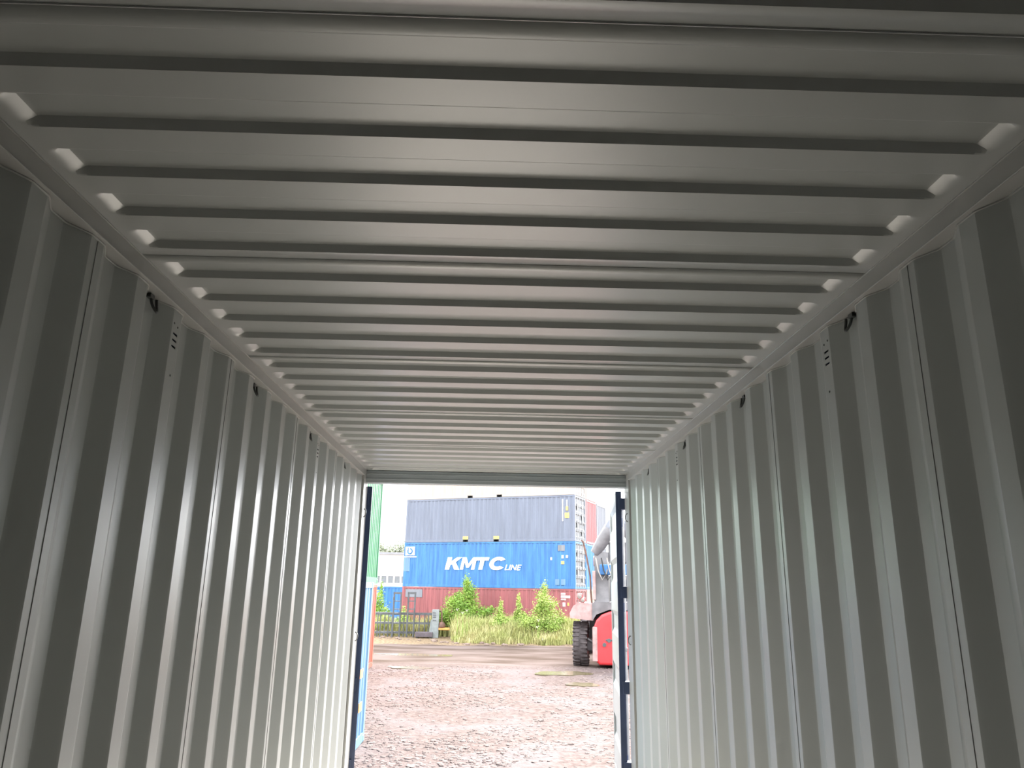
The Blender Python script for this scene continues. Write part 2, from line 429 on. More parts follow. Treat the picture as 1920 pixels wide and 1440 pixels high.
# header, posts, sill
HB = EYE[2] + 0.892
r = tag(MB().box(XL - 0.05, XR + 0.05, YF, YF + 0.10, HB, CE - 0.004, 0.004).build('trim_3', M['header']), kind='structure')
for zz in (HB + 0.03, HB + 0.075):
    MB().box(XL, XR, YF - 0.006, YF + 0.01, zz, zz + 0.006, 0.002).build('flange', M['header'], r)
for i, (s_, xi) in enumerate(((-1, XL), (1, XR))):
    mb = MB()
    mb.prism([(xi - s_ * 0.0, YF - 0.10), (xi, YF + 0.10), (xi + s_ * 0.12, YF + 0.10), (xi + s_ * 0.12, YF - 0.10)], FL - 0.1, CE - RH + 0.002, 'z')
    r = tag(mb.build('trim_%d' % (i + 4), M['rail']), kind='structure')
    for zrel in (0.62, -0.4):
        p = [(xi - s_ * (0.004 + 0.022 * math.sin(t * math.pi / 8)), YF - 0.05, EYE[2] + zrel + 0.035 * math.cos(t * math.pi / 8)) for t in range(9)]
        MB().tube(p, 0.005, 6).build('post_ring', M['galv'], r, smooth=50)
# plywood floor
root = tag(empty('floor', (0, 0, FL)), kind='structure')
yy = YB
while yy < YF - 0.01:
    y2 = min(yy + 2.40, YF)
    for j in range(2):
        x0 = XL - 0.058 + j * (XR - XL + 0.116) / 2
        MB().box(x0 + 0.0015, x0 + (XR - XL + 0.116) / 2 - 0.0015, yy + 0.0015, y2 - 0.0015, -0.028, 0.0).build('floor_board', M['ply'], root)
    yy = y2
MB().box(XL - 0.06, XR + 0.06, YB - 0.05, YF + 0.08, -0.15, -0.03).build('floor_frame', M['navy'], root)

# doors
def make_door(name, hinge, ang, s_, inner):
    """leaf in local coords: x along leaf from hinge edge, y thickness (inner face at y=0, outer +0.048)"""
    root = tag(empty(name, (hinge[0], hinge[1], FL + 0.02)), kind='structure')
    root.rotation_euler = (0, 0, ang)
    Hh = EYE[2] + 0.872 - FL - 0.02; Wd = 1.115; T = 0.048
    # panel with horizontal swages, light grey inside
    mb = MB(); zs = [0.08]
    prof = []
    z = 0.08
    n = 5; stp = (Hh - 0.16) / n
    for i in range(n):
        a = 0.08 + i * stp
        prof += [(a, 0.002), (a + stp * 0.50, 0.002), (a + stp * 0.60, 0.020), (a + stp * 0.86, 0.020), (a + stp * 0.96, 0.002)]
    prof.append((Hh - 0.08, 0.002))
    poly = [(d * inner, z_) for z_, d in prof] + [((d + 0.004) * inner, z_) for z_, d in reversed(prof)]
    mb.prism(poly, 0.055, Wd - 0.055, 'x'); mb.build('door_panel', M['paint'], root)
    # frame: inside skin grey, edges navy
    for (x0, x1, z0, z1) in ((0.0, 0.06, 0, Hh), (Wd - 0.06, Wd, 0, Hh), (0.06, Wd - 0.06, 0, 0.085), (0.06, Wd - 0.06, Hh - 0.085, Hh)):
        ya_, yb2 = sorted((0.0, (T - 0.006) * inner))
        MB().box(x0, x1, ya_, yb2, z0, z1, 0.003).build('frame_bar', M['paint'], root)
    ya_, yb2 = sorted(((T - 0.007) * inner, T * inner))
    MB().box(0.0, Wd, ya_, yb2, 0, Hh).build('outer_skin', M['navy'], root)
    ya_, yb2 = sorted((-0.002 * inner, (T + 0.001) * inner))
    MB().box(-0.012, 0.004, ya_, yb2, 0, Hh, 0.003).build('edge_gasket', M['navy'], root)
    for z_ in (Hh * 0.10, Hh * 0.345, Hh * 0.652, Hh * 0.955):
        ya_, yb2 = sorted((T * inner * 0.5, (T + 0.075) * inner))
        MB().box(-0.03, 0.05, ya_, yb2, z_ - 0.05, z_ + 0.05, 0.004).build('hinge', M['navy'], root)
    ya_ = (T + 0.03) * inner
    for x_ in (0.35, 0.85):
        rod = MB().tube([(x_, ya_, 0.02), (x_, ya_, Hh - 0.02)], 0.017, 8).build('locking_rod', M['galv'], root, smooth=50)
        MB().box(x_ - 0.02, x_ + 0.28, min(ya_, ya_ + inner * 0.02), max(ya_, ya_ + inner * 0.02), Hh * 0.45, Hh * 0.45 + 0.03).build('handle', M['galv'], rod)
        for z_ in (0.25, Hh * 0.6, Hh - 0.25):
            MB().box(x_ - 0.04, x_ + 0.04, min(T * inner, ya_), max(T * inner, ya_), z_ - 0.04, z_ + 0.04).build('rod_bracket', M['navy'], rod)
    return root
# right leaf: inner face looks to -x ; leaf runs along +y, a little outwards
a = math.atan2(1.1, 0.116)
make_door('door_2', (1.1165, 6.705), a, 1, -1)
a2 = math.atan2(1.1, -0.245)
make_door('door_1', (-1.0905, 6.705), a2, -1, 1)

# ================================================================== YARD
# ground
def gz(x, y):
    n = mnoise.noise(Vector((x * 0.35, y * 0.35, 0.3))) * 0.05 + mnoise.noise(Vector((x * 2.1, y * 2.1, 1.7))) * 0.022 + mnoise.noise(Vector((x * 6.0, y * 6.0, 4.2))) * 0.016
    fade = max(0.15, min(1.0, (31.5 - y) / 3.0)) if y > 28.5 else 1.0
    z = n * fade
    yf = verge(x)
    if y > yf: z += (min(1.0, (y - yf) / 1.2) * 0.14 + mnoise.noise(Vector((x * 1.6, y * 1.6, 9))) * 0.06) * max(0.0, min(1.0, (x + 2.6) / 1.0))
    return z
def verge(x): return 41.3 + max(0.0, -x - 1.0) * 0.92
def grid(x0, x1, y0, y1, sx_, sy_):
    xs = np.arange(x0, x1 + 1e-6, sx_); ys_ = np.arange(y0, y1 + 1e-6, sy_)
    v = [(float(x), float(y), gz(float(x), float(y))) for y in ys_ for x in xs]; n = len(xs)
    f = [(i * n + j, i * n + j + 1, (i + 1) * n + j + 1, (i + 1) * n + j) for i in range(len(ys_) - 1) for j in range(n - 1)]
    return v, f
v, f = grid(-8.0, 10.0, 10.0, 56.0, 0.12, 0.20)
me = bpy.data.meshes.new('ground'); me.from_pydata(v, [], f); me.shade_smooth(); me.materials.append(M['ground'])
ground = tag(bpy.data.objects.new('ground', me), kind='structure'); col.objects.link(ground)
# the rest of the yard lies flat around it
mb = MB()
for (x0, x1, y0, y1) in ((-150, 150, -60, 10), (-150, -8, 10, 56), (10, 150, 10, 56), (-150, 150, 56, 260)):
    mb.add([(x0, y0, 0), (x1, y0, 0), (x1, y1, 0), (x0, y1, 0)], [(0, 1, 2, 3)])
yard = raw('outer_yard', mb.v, mb.f, M['ground'], ground)

# footprints the loose stone keeps clear of: the two containers on the left, the puddles
FOOT = (at_z(682, 1388, 0), at_z(698, 1249, 0))
PUD = [(*at_z(px, py, 0)[:2], rx, ry) for (px, py, rx, ry) in ((1055, 1263, 0.85, 0.75), (1092, 1283, 0.42, 0.55), (780, 1228, 1.6, 0.55), (770, 1252, 0.9, 0.4))]
# crushed stone
def stones(n, seed):
    rnd = random.Random(seed); V = []; F = []
    ico = [(-.53, 0, .85), (.53, 0, .85), (-.53, 0, -.85), (.53, 0, -.85), (0, .85, .53), (0, .85, -.53), (0, -.85, .53), (0, -.85, -.53), (.85, .53, 0), (-.85, .53, 0), (.85, -.53, 0), (-.85, -.53, 0)]
    fi = [(0, 1, 4), (0, 4, 9), (9, 4, 5), (4, 8, 5), (4, 1, 8), (8, 1, 10), (8, 10, 3), (5, 8, 3), (5, 3, 2), (2, 3, 7), (7, 3, 10), (7, 10, 6), (7, 6, 11), (11, 6, 0), (0, 6, 1), (6, 10, 1), (9, 11, 0), (9, 2, 11), (9, 5, 2), (7, 11, 2)]
    for _ in range(n):
        y = 11.5 + (rnd.random() ** 1.35) * 18.5
        x = rnd.uniform(-0.21, 0.22) * y
        dens = mnoise.noise(Vector((x * 0.45, y * 0.3, 5.0)))
        if dens > 0.18 and rnd.random() < 0.8: continue
        if x > 0.5 and y > 13 and rnd.random() < 0.45: continue
        s = 0.015 + 0.036 * rnd.random() ** 2.4
        if (y < FOOT[0][1] + 0.06 and x < FOOT[0][0] + 0.06) or (y > 16.8 and x < FOOT[1][0] + 0.06): continue
        if any(((x - q[0]) / (q[2] * 1.36 + 0.06)) ** 2 + ((y - q[1]) / (q[3] * 1.36 + 0.06)) ** 2 < 1 for q in PUD): continue
        ax, ay, az = s * rnd.uniform(.8, 1.5), s * rnd.uniform(.8, 1.5), s * rnd.uniform(.3, .55)
        c_, s2 = math.cos(rnd.random() * 6.28), math.sin(rnd.random() * 6.28)
        z0 = gz(x, y) + az * 0.1; b_ = len(V)
        for (p, q, r) in ico:
            p *= ax * rnd.uniform(.8, 1.15); q *= ay * rnd.uniform(.8, 1.15)
            V.append((x + p * c_ - q * s2, y + p * s2 + q * c_, z0 + r * az))
        F += [(i + b_, j + b_, k + b_) for i, j, k in fi]
    return V, F
v, f = stones(15000, 3)
tag(raw('gravel', v, f, M['stone']), 'loose pale crushed stone scattered over the yard in front of the doors', 'gravel', kind='stuff')

# puddles
def puddle(cx, cy, rx, ry, label, seed):
    rnd = random.Random(seed); n = 28; pts = []
    for i in range(n):
        t = 2 * math.pi * i / n; k = 1 + 0.22 * math.sin(2 * t + seed) + 0.12 * math.sin(5 * t + seed * 2)
        pts.append((cx + rx * k * math.cos(t), cy + ry * k * math.sin(t)))
    zt = max(gz(p[0], p[1]) for p in pts) * 0.6 + 0.008
    mb = MB(); mb.prism([(p[0] - cx, p[1] - cy) for p in pts], -0.06, 0.0, 'z')
    o = mb.build('puddle', M['water'], loc=(cx, cy, zt)); tag(o, label, 'puddle', 'puddles')
for (px, py, rx, ry, lb, sd_) in ((1055, 1263, 0.85, 0.75, 'muddy puddle lying in front of the big tyre of the red machine', 1),
                                  (1092, 1283, 0.42, 0.55, 'small brown puddle between the muddy puddle and the open grey door', 2),
                                  (780, 1228, 1.6, 0.55, 'long dark puddle along the wet track near the orange-red container', 3),
                                  (770, 1252, 0.9, 0.4, 'narrow puddle at the edge of the gravel beside the orange-red container', 4)):
    p = at_z(px, py, 0); puddle(p[0], p[1], rx, ry, lb, sd_)

# ------------------------------------------------------------------ shipping containers
def container(loc, rz, label, body, doors=None, Lc=12.19, Wc=2.438, Hc=2.896, pockets=False, group='shipping containers in the yard'):
    root = empty('shipping_container', loc, rz); tag(root, label, 'container', group)
    B = M[body]; D = M[doors or body]
    hx, hy = Lc / 2, Wc / 2
    def corr(length, n, z0, z1):
        st = length / n; pts = []
        for i in range(n):
            a = -length / 2 + i * st
            pts += [(a, 0), (a + st * .26, 0), (a + st * .5, 1), (a + st * .76, 1)]
        pts.append((length / 2, 0)); return pts
    pr = corr(Lc - 0.30, 42, 0, 0)
    for s_ in (-1, 1):
        mb = MB(); yo = s_ * (hy - 0.012)
        for z in (0.14, Hc - 0.10):
            for (x, d) in pr: mb.v.append((x, yo - s_ * d * 0.036, z))
        n = len(pr); mb.f = [(i, i + 1, n + i + 1, n + i) for i in range(n - 1)]
        raw('side_panel', mb.v, mb.f, B, root)
    pe = corr(Wc - 0.30, 9, 0, 0); mb = MB()
    for z in (0.14, Hc - 0.10):
        for (y, d) in pe: mb.v.append((-hx + 0.012 + d * 0.045, y, z))
    n = len(pe); mb.f = [(i, i + 1, n + i + 1, n + i) for i in range(n - 1)]
    raw('end_panel', mb.v, mb.f, B, root)
    MB().box(-hx + 0.05, hx - 0.05, -hy + 0.03, hy - 0.03, Hc - 0.05, Hc - 0.004).build('roof', B, root)
    bi = 0.45 if pockets else 0.04
    MB().box(-hx + 0.05, hx - 0.05, -hy + bi, hy - bi, 0.0, 0.16).build('base', M['steel'], root)
    pxs = {1: (-1.5, 0.72), 2: (-1.25, 0.88)}.get(pockets, ())
    for s_ in (-1, 1):
        a0, a1 = sorted((s_ * (hy - 0.06), s_ * hy))
        MB().box(-hx + 0.15, hx - 0.15, a0, a1, Hc - 0.11, Hc - 0.015).build('top_rail', B, root)
        ed = [-hx + 0.15] + [e_ for x_ in pxs for e_ in (x_ - 0.19, x_ + 0.19)] + [hx - 0.15]
        br = MB()
        for n_ in range(0, len(ed), 2): br.box(ed[n_], ed[n_ + 1], a0, a1, 0.003, 0.165)
        br.build('bottom_rail', B, root)
    for sx_ in (-1, 1):
        x0, x1 = sorted((sx_ * hx, sx_ * (hx - 0.16)))
        MB().box(x0, x1, -hy + 0.15, hy - 0.15, Hc - 0.13, Hc - 0.015).build('end_header', B, root)
        MB().box(x0, x1, -hy + 0.15, hy - 0.15, 0.015, 0.15).build('end_sill', B, root)
        for sy_ in (-1, 1):
            y0, y1 = sorted((sy_ * hy, sy_ * (hy - 0.16)))
            MB().box(x0, x1, y0, y1, 0.1, Hc - 0.1, 0.01).build('corner_post', B, root)
            for z0 in (0, Hc - 0.118):
                e = 0.006
                MB().box(min(x0, x0 - e), max(x1, x1 + e), min(y0, y0 - e), max(y1, y1 + e), z0, z0 + 0.118, 0.012).build('corner_casting', B, root)
    # door end on +x
    for s_ in (-1, 1):
        y0, y1 = sorted((s_ * 0.008, s_ * (hy - 0.165)))
        mb = MB(); prof = []; n = 5; z0, z1 = 0.15, Hc - 0.13; st = (z1 - z0) / n
        for i in range(n):
            a = z0 + i * st; prof += [(hx - 0.02, a), (hx - 0.02, a + st * .25), (hx - 0.055, a + st * .35), (hx - 0.055, a + st * .85), (hx - 0.02, a + st * .95)]
        prof.append((hx - 0.02, z1))
        mb2 = MB(); mb2.prism(prof + [(hx - 0.09, z1), (hx - 0.09, z0)], y0, y1, 'y'); d = mb2.build('door', D, root)
        for t in (0.28, 0.72):
            yr = y0 + (y1 - y0) * t
            MB().tube([(hx + 0.015, yr, 0.1), (hx + 0.015, yr, Hc - 0.1)], 0.02, 6).build('locking_rod', M['galv'], d)
            MB().box(hx + 0.0, hx + 0.04, yr - 0.03, yr + 0.3, Hc * .42, Hc * .42 + 0.04).build('handle', M['galv'], d)
    if pockets:
        for s_ in (-1, 1):
            for x_ in pxs:
                a0, a1 = sorted((s_ * (hy - 0.45), s_ * hy)); b0, b1 = sorted((s_ * (hy - 0.02), s_ * (hy + 0.003)))
                pk = MB().box(x_ - 0.19, x_ - 0.18, a0, a1, 0.003, 0.165).box(x_ + 0.18, x_ + 0.19, a0, a1, 0.003, 0.165).box(x_ - 0.19, x_ + 0.19, a0, a1, 0.155, 0.165).box(x_ - 0.19, x_ + 0.19, a0, a1, 0.003, 0.010).build('fork_pocket', M['steel'], root)
                if pockets == 1: MB().box(x_ - 0.19, x_ + 0.19, b0, b1, 0.166, 0.36).build('pocket_marking', M['yellow'], pk)
    return root

# first stack of the far row
U = Vector((0.917, -0.399, 0)).normalized(); Vv = Vector((0.399, 0.917, 0)).normalized()
CORN = Vector((5.215, 47.0, 0)); RZ = math.atan2(U.y, U.x)
def stack_loc(k, z): 
    c_ = CORN - U * 6.095 + Vv * (1.219 + k * 2.56); return (c_.x, c_.y, z)
Hc = 2.896
GZ0 = 0.02
lev = [GZ0 + i * (Hc + 0.003) for i in range(4)]
c_red = container(stack_loc(0, lev[0]), RZ, 'brick red container at the foot of the stack behind the tall grass', 'brick_red_paint')
c_km = container(stack_loc(0, lev[1]), RZ, 'bright blue container with large white KMTC LINE lettering on its side', 'kmtc_blue_paint', 'grey_door_paint')
c_dk = container(stack_loc(0, lev[2]), RZ, 'slate grey container stacked on top of the blue KMTC LINE container', 'slate_paint', 'grey_door_paint', pockets=1)
c_cr = container(stack_loc(0, lev[3]), RZ, 'cream container on top of the slate grey one with yellow marks', 'cream_paint', pockets=2)
container(stack_loc(1, lev[0]), RZ + math.pi, 'cream container on the ground behind the brick red one', 'cream_paint')
container(stack_loc(1, lev[1]), RZ + math.pi, 'plain blue container behind the KMTC LINE one, under the bright red one', 'yard_blue_paint')
container(stack_loc(1, lev[2]), RZ + math.pi, 'bright red container end beside the slate grey container', 'bright_red_paint')
container(stack_loc(1, lev[3]), RZ + math.pi, 'cream container on top of the bright red container', 'cream_paint')
for k in range(3):
    container(stack_loc(2, lev[k]), RZ + math.pi, ['mid grey container at the foot of the rearmost stack', 'mid grey container in the middle of the rearmost stack', 'mid grey container on top of the rearmost stack next to the bright red one'][k], 'mid_grey_paint')

# marks on the long side of the first stack: local frame x along side, y=-1.219 is the face
def side_local(px, py, zbase):
    d = Vector(ray(px, py)); o = Vector(EYE); n = Vector(Vv)
    t = (CORN - o).dot(n) / d.dot(n); p = o + d * t - Vector(stack_loc(0, zbase))
    return p.dot(U), p.z
def mark_box(name, root, zb, x0, y0, x1, y1, m, out=0.004, th=0.012, parent=None):
    a = side_local(x0, y1, zb); c_ = side_local(x1, y0, zb)
    yo = -1.219 - out
    return MB().box(min(a[0], c_[0]), max(a[0], c_[0]), yo, yo + th, min(a[1], c_[1]), max(a[1], c_[1])).build(name, M[m], parent or root)
def letters(root, zb, text, x0, y0, x1, y1, shear, bold, name='lettering'):
    cu = bpy.data.curves.new(name, 'FONT'); cu.body = text; cu.shear = shear; cu.offset = bold; cu.extrude = 0.004; cu.size = 1.0
    to = bpy.data.objects.new(name + '_curve', cu); col.objects.link(to)
    dg = bpy.context.evaluated_depsgraph_get(); me = bpy.data.meshes.new_from_object(to.evaluated_get(dg))
    bpy.data.objects.remove(to)
    a = side_local(x0, y1, zb); c_ = side_local(x1, y0, zb)
    vs_ = np.array([v.co[:] for v in me.vertices]); mn, mx = vs_.min(0), vs_.max(0)
    for v in me.vertices:
        u = (v.co.x - mn[0]) / (mx[0] - mn[0]); q = (v.co.y - mn[1]) / (mx[1] - mn[1])
        v.co = (a[0] + u * (c_[0] - a[0]), -1.224 - v.co.z, a[1] + q * (c_[1] - a[1]))
    me.materials.clear(); me.materials.append(M['white'])
    o = bpy.data.objects.new(name, me); col.objects.link(o); o.parent = root; return o
z1_, z2_, z0_ = lev[1], lev[2], lev[0]
KM_SHAPES = {
    'K': [[(0, 0), (.30, 0), (.30, .36), (.40, .46), (.66, 0), (1.0, 0), (.62, .62), (1.0, 1), (.64, 1), (.30, .66), (.30, 1), (0, 1)]],
    'M': [[(0, 0), (.22, 0), (.22, .62), (.42, .16), (.58, .16), (.78, .62), (.78, 0), (1, 0), (1, 1), (.74, 1), (.5, .46), (.26, 1), (0, 1)]],
    'T': [[(.34, 0), (.66, 0), (.66, .74), (1, .74), (1, 1), (0, 1), (0, .74), (.34, .74)]],
    'C': [[(.5 + .5 * math.cos(t), .5 + .54 * math.sin(t)) for t in np.linspace(.62, 5.66, 26)] + [(.5 + .24 * math.cos(t), .5 + .27 * math.sin(t)) for t in np.linspace(5.40, .88, 26)]],
}
for ch, xa, xb in (('K', 834, 861), ('M', 862, 889), ('T', 889, 912), ('C', 915, 946)):
    a = side_local(xa, 1068, z1_); c_ = side_local(xb, 1068, z1_); tp = side_local((xa + xb) / 2, 1045, z1_)
    wd_, ht_ = c_[0] - a[0], tp[1] - a[1]
    for poly in KM_SHAPES[ch]:
        MB().prism([(a[0] + u * wd_ + 0.26 * q * ht_, a[1] + q * ht_) for (u, q) in poly], -1.232, -1.2185, 'y').build('letter', M['white'], c_km)
letters(c_km, z1_, 'LINE', 946, 1059, 978, 1069, 0.30, 0.018)
lg = mark_box('logo_plate', c_km, z1_, 760, 1025, 778, 1041, 'white')
a = side_local(769, 1033, z1_)
p = [(a[0] + 0.17 * math.cos(t), -1.232, a[1] - 0.02 + 0.17 * math.sin(t)) for t in np.linspace(2.6, 2.6 + 5.2, 18)]
MB().tube(p, 0.055, 6).build('logo_mark', M['kmtc_blue_paint'], lg)
MB().tube([(a[0] - 0.15, -1.232, a[1] + 0.22), (a[0] - 0.15, -1.232, a[1] - 0.1)], 0.035, 6).build('logo_mark', M['kmtc_blue_paint'], lg)
mark_box('marking', c_km, z1_, 756, 1043, 781, 1045, 'white')
for q in ((1046, 1022, 1059, 1033, 'grey_door_paint'), (1053, 1041, 1057, 1047, 'white'), (1061, 1041, 1065, 1046, 'white'), (1052, 1052, 1058, 1058, 'yellow'), (1032, 1045, 1035, 1050, 'white'), (1041, 1086, 1049, 1097, 'pale_blue_paint'), (1052, 1086, 1060, 1097, 'pale_blue_paint')):
    mark_box('marking', c_km, z1_, *q)
mark_box('panel_patch', c_km, z1_, 757, 1046, 769, 1071, 'pale_blue_paint')
mark_box('panel_patch', c_km, z1_, 770, 1058, 772, 1090, 'kmtc_blue_paint')
for q in ((1054, 936, 1056, 977, 'white'), (1062, 937, 1064, 949, 'white'), (1061, 949, 1065, 957, 'yellow'), (1059, 961, 1067, 971, 'yellow')):
    mark_box('marking', c_dk, z2_, *q)
for q in ((1052, 1112, 1060, 1115, 'white'), (1052, 1117, 1069, 1121, 'white'), (1052, 1123, 1061, 1125, 'white'), (1055, 1130, 1060, 1137, 'white'), (1064, 1130, 1067, 1136, 'orange'), (760, 1105, 792, 1119, 'mid_grey_paint')):
    mark_box('marking', c_red, z0_, *q)
# stickers on the pale door ends
for rt in (c_km, c_dk):
    for (yy_, zz_, ww, hh) in ((-0.6, 2.2, .3, .4), (0.5, 1.5, .3, .5), (-0.55, 1.0, .35, .3), (0.55, 2.3, .3, .25), (0.5, 0.6, .3, .35)):
        MB().box(6.078, 6.086, yy_ - ww / 2, yy_ + ww / 2, zz_ - hh / 2, zz_ + hh / 2).build('sticker', M['galv'], rt)

# row beside us on the left: pale blue (single), orange-red with green on top
pb = at_z(682, 1388, 0)
Hb = 2.94
cb = container((pb[0] - 1.219, pb[1] - 6.095, 0.0), math.pi / 2, 'pale blue container standing on the gravel close outside the open doors', 'pale_blue_paint', Hc=Hb)
po = at_z(698, 1249, 0)
co = container((po[0] - 1.219, po[1] - 6.095, 0.0), math.pi / 2, 'orange-red container on the ground under the green container', 'orange_red_paint', Hc=Hb)
pg = at_y(713.5, 1000, 21.8)
cg = container((pg[0] - 1.219, 21.8 - 6.095, Hb + 0.002), math.pi / 2, 'green container stacked on the orange-red container', 'green_paint')
# orange reflectors on the pale blue container (its +x world side is local -y)
for (px, py) in ((677.5, 1263), (675, 1326)):
    q = at_x(px, py, pb[0])
    lx = q[1] - (pb[1] - 6.095)
    MB().box(lx - 0.16, lx + 0.16, -1.225, -1.215, q[2] - 0.08, q[2] + 0.08).build('marking', M['orange'], cb)
# blue container far behind
pf = at_y(746, 1100, 64)
container((pf[0] - 6.1 + 0.4, 65.2, 0.0), 0.0, 'blue container far behind the grass, below the white building', 'yard_blue_paint')

# ------------------------------------------------------------------ white building and trees far behind
bY = 88.0
x0 = at_y(690, 1060, bY)[0]; x1 = at_y(765, 1060, bY)[0]
zt = at_y(730, 1040, bY)[2]; zw1 = at_y(730, 1080, bY)[2]; zw0 = at_y(730, 1093, bY)[2]
bld = empty('building', ((x0 + x1) / 2, bY, 0)); tag(bld, 'white clad building with a strip of windows behind the yard', 'building')
hw = (x1 - x0) / 2
MB().box(-hw, hw, 0.1, 8, 0, zt).build('wall', M['bwall'], bld)
MB().box(-hw - 0.2, hw + 0.2, -0.15, 8.2, zt, zt + 0.28).build('roof', M['broof'], bld)
MB().box(-hw, hw, 0.0, 0.2, zw1, zt - 0.0).build('cladding', M['bwall'], bld)
MB().box(-hw, hw, 0.0, 0.2, 0, zw0).build('parapet', M['bwall'], bld)
n = 6
for i in range(n):
    a, c_ = -hw + 2 * hw * i / n, -hw + 2 * hw * (i + 1) / n
    wn = empty('window', (0, 0, 0), parent=bld)
    MB().box(a + 0.1, c_ - 0.1, 0.05, 0.15, zw0, zw1).build('pane', M['glass'], wn)
    MB().box(c_ - 0.1, c_ + 0.1, -0.02, 0.2, zw0, zw1).build('mullion', M['bwall'], wn)

def leaf_mesh(n, lobes, size, seed, flat=0.7):
    rnd = random.Random(seed); V = []; F = []
    tot = sum(l[3] * l[4] for l in lobes)
    for (cx, cy, cz, rx, rz_) in lobes:
        k = int(n * rx * rz_ / tot)
        for _ in range(k):
            p = Vector((rnd.gauss(0, .5), rnd.gauss(0, .5), rnd.gauss(0, .55)))
            if p.length > 1.5: p *= 1.5 / p.length
            c_ = Vector((cx + p.x * rx, cy + p.y * rx, cz + p.z * rz_))
            s = size * rnd.uniform(.6, 1.4)
            d = Vector((rnd.gauss(0, 1), rnd.gauss(0, 1), rnd.gauss(0, .5))).normalized()
            e = d.cross(Vector((rnd.gauss(0, 1), rnd.gauss(0, 1), rnd.gauss(0, 1)))).normalized()
            b_ = len(V)
            V += [c_ - d * s, c_ + e * s * .45 + Vector((0, 0, .15 * s)), c_ + d * s, c_ - e * s * .45 + Vector((0, 0, .15 * s))]
            F.append((b_, b_ + 1, b_ + 2, b_ + 3))
    return [tuple(v) for v in V], F
def bush(px, y, wid, top_px, seed, m, label, spike=True, n=2600, size=0.055, base_px=None, group='bushes in the tall grass', name='bush', cat='bush', round_=False):
    p = at_y(px, 1100, y); zb = gz(p[0], y) if -8 < p[0] < 10 and y < 56 else 0.0
    top = at_y(px, top_px, y)[2]
    root = empty(name, (p[0], y, zb)); tag(root, label, cat, group)
    rnd = random.Random(seed); H = top - zb; lob = []
    for i in range(7):
        t = i / 6
        r = wid * 0.5 * (0.95 - 0.75 * t ** 1.5) * rnd.uniform(.55, .8)
        lob.append((rnd.uniform(-1, 1) * wid * .28 * (1 - t), rnd.uniform(-1, 1) * wid * .2, H * (0.22 + 0.68 * t), r, H * 0.17))
    for i in range(16):
        q_ = rnd.uniform(-1, 1); hh = H * rnd.uniform(.18, .86 - .42 * abs(q_))
        lob.append((q_ * wid * .46, rnd.uniform(-1, 1) * wid * .15, hh, wid * rnd.uniform(.06, .13), H * rnd.uniform(.06, .12)))
    if round_: lob = [((i / 6 - .5) * wid * .75, rnd.uniform(-1, 1), H * rnd.uniform(.62, .84), wid * .2, H * .16) for i in range(7)] + [(0, 0, H * .55, wid * .3, H * .2)]
    if spike: lob.append((rnd.uniform(-.1, .1), 0, H * 0.95, wid * .045, H * .10))
    v, f = leaf_mesh(n, lob, size, seed)
    raw('foliage', v, f, M[m], root)
    for i in range(5):
        l = lob[rnd.randrange(len(lob))]
        MB().tube([(rnd.uniform(-.1, .1), rnd.uniform(-.1, .1), -0.05), (l[0] * .5, l[1] * .5, l[2] * .55), (l[0], l[1], l[2])], [0.022, 0.016, 0.006], 5).build('stem', M['stem'], root)
    return root
bush(875, 47.5, 3.3, 1088, 11, 'leaf', 'large dark green leafy bush before the KMTC lettering', n=15000)
bush(1022, 43.0, 2.6, 1098, 12, 'leaf2', 'bright yellow-green bush before the brick red container, near its white marks', n=7000)
bush(974, 44.6, 1.0, 1118, 13, 'leaf2', 'small loose bush just beside the bright yellow-green one', n=2400)
bush(940, 44.0, 1.3, 1128, 14, 'leaf2', 'low pale bush midway along the brick red container', n=2400, spike=False)
bush(714, 52.0, 1.5, 1094, 15, 'leaf', 'light green bush between the orange-red container and the steel rack', n=2200, size=0.07)
bush(760, 48.6, 1.6, 1139, 16, 'leaf2', 'low weeds growing behind the steel rack', n=1500, spike=False)
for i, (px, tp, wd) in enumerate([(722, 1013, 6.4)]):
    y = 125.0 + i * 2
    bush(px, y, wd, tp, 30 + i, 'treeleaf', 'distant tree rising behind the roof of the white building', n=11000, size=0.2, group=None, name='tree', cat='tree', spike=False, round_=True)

# grass
def grass(n, seed):
    rnd = random.Random(seed); V = []; F = []
    for _ in range(n):
        x = rnd.uniform(-7.6, 9.5); yf = verge(x)
        yb_ = min(49.4, 47.0 + (5.2 - x) * 0.42 - 0.72) if x < 5.1 else 46.3
        y = yf + 0.2 + (yb_ - yf - 0.2) * rnd.random() ** 1.2
        if -9 < x < -2.22 + 0.6 * abs(mnoise.noise(Vector((0.3, y * 0.9, 7)))) and y < 47.4: continue
        dn = mnoise.noise(Vector((x * .8, y * .8, 2)))
        if dn < -0.25 and rnd.random() < .6: continue
        t = (y - yf) / 6.0
        h = (0.30 + 0.75 * min(1, t * 2.2)) * rnd.uniform(.55, 1.25) * (1 + 0.5 * dn)
        a = rnd.random() * 6.28; ln = h * rnd.uniform(.1, .5); wv = rnd.uniform(.012, .026)
        dx, dy = math.cos(a) * ln, math.sin(a) * ln; wx, wy = -math.sin(a) * wv, math.cos(a) * wv
        z = gz(x, y) - 0.03; b_ = len(V)
        V += [(x - wx, y - wy, z), (x + wx, y + wy, z), (x + dx * .35 - wx * .8, y + dy * .35 - wy * .8, z + h * .62), (x + dx * .35 + wx * .8, y + dy * .35 + wy * .8, z + h * .62), (x + dx, y + dy, z + h)]
        F += [(b_, b_ + 1, b_ + 3, b_ + 2), (b_ + 2, b_ + 3, b_ + 4)]
    return V, F
v, f = grass(40000, 5)
tag(raw('grass', v, f, M['grass']), 'tall yellow-green grass and weeds along the far edge of the yard', 'grass', kind='stuff')

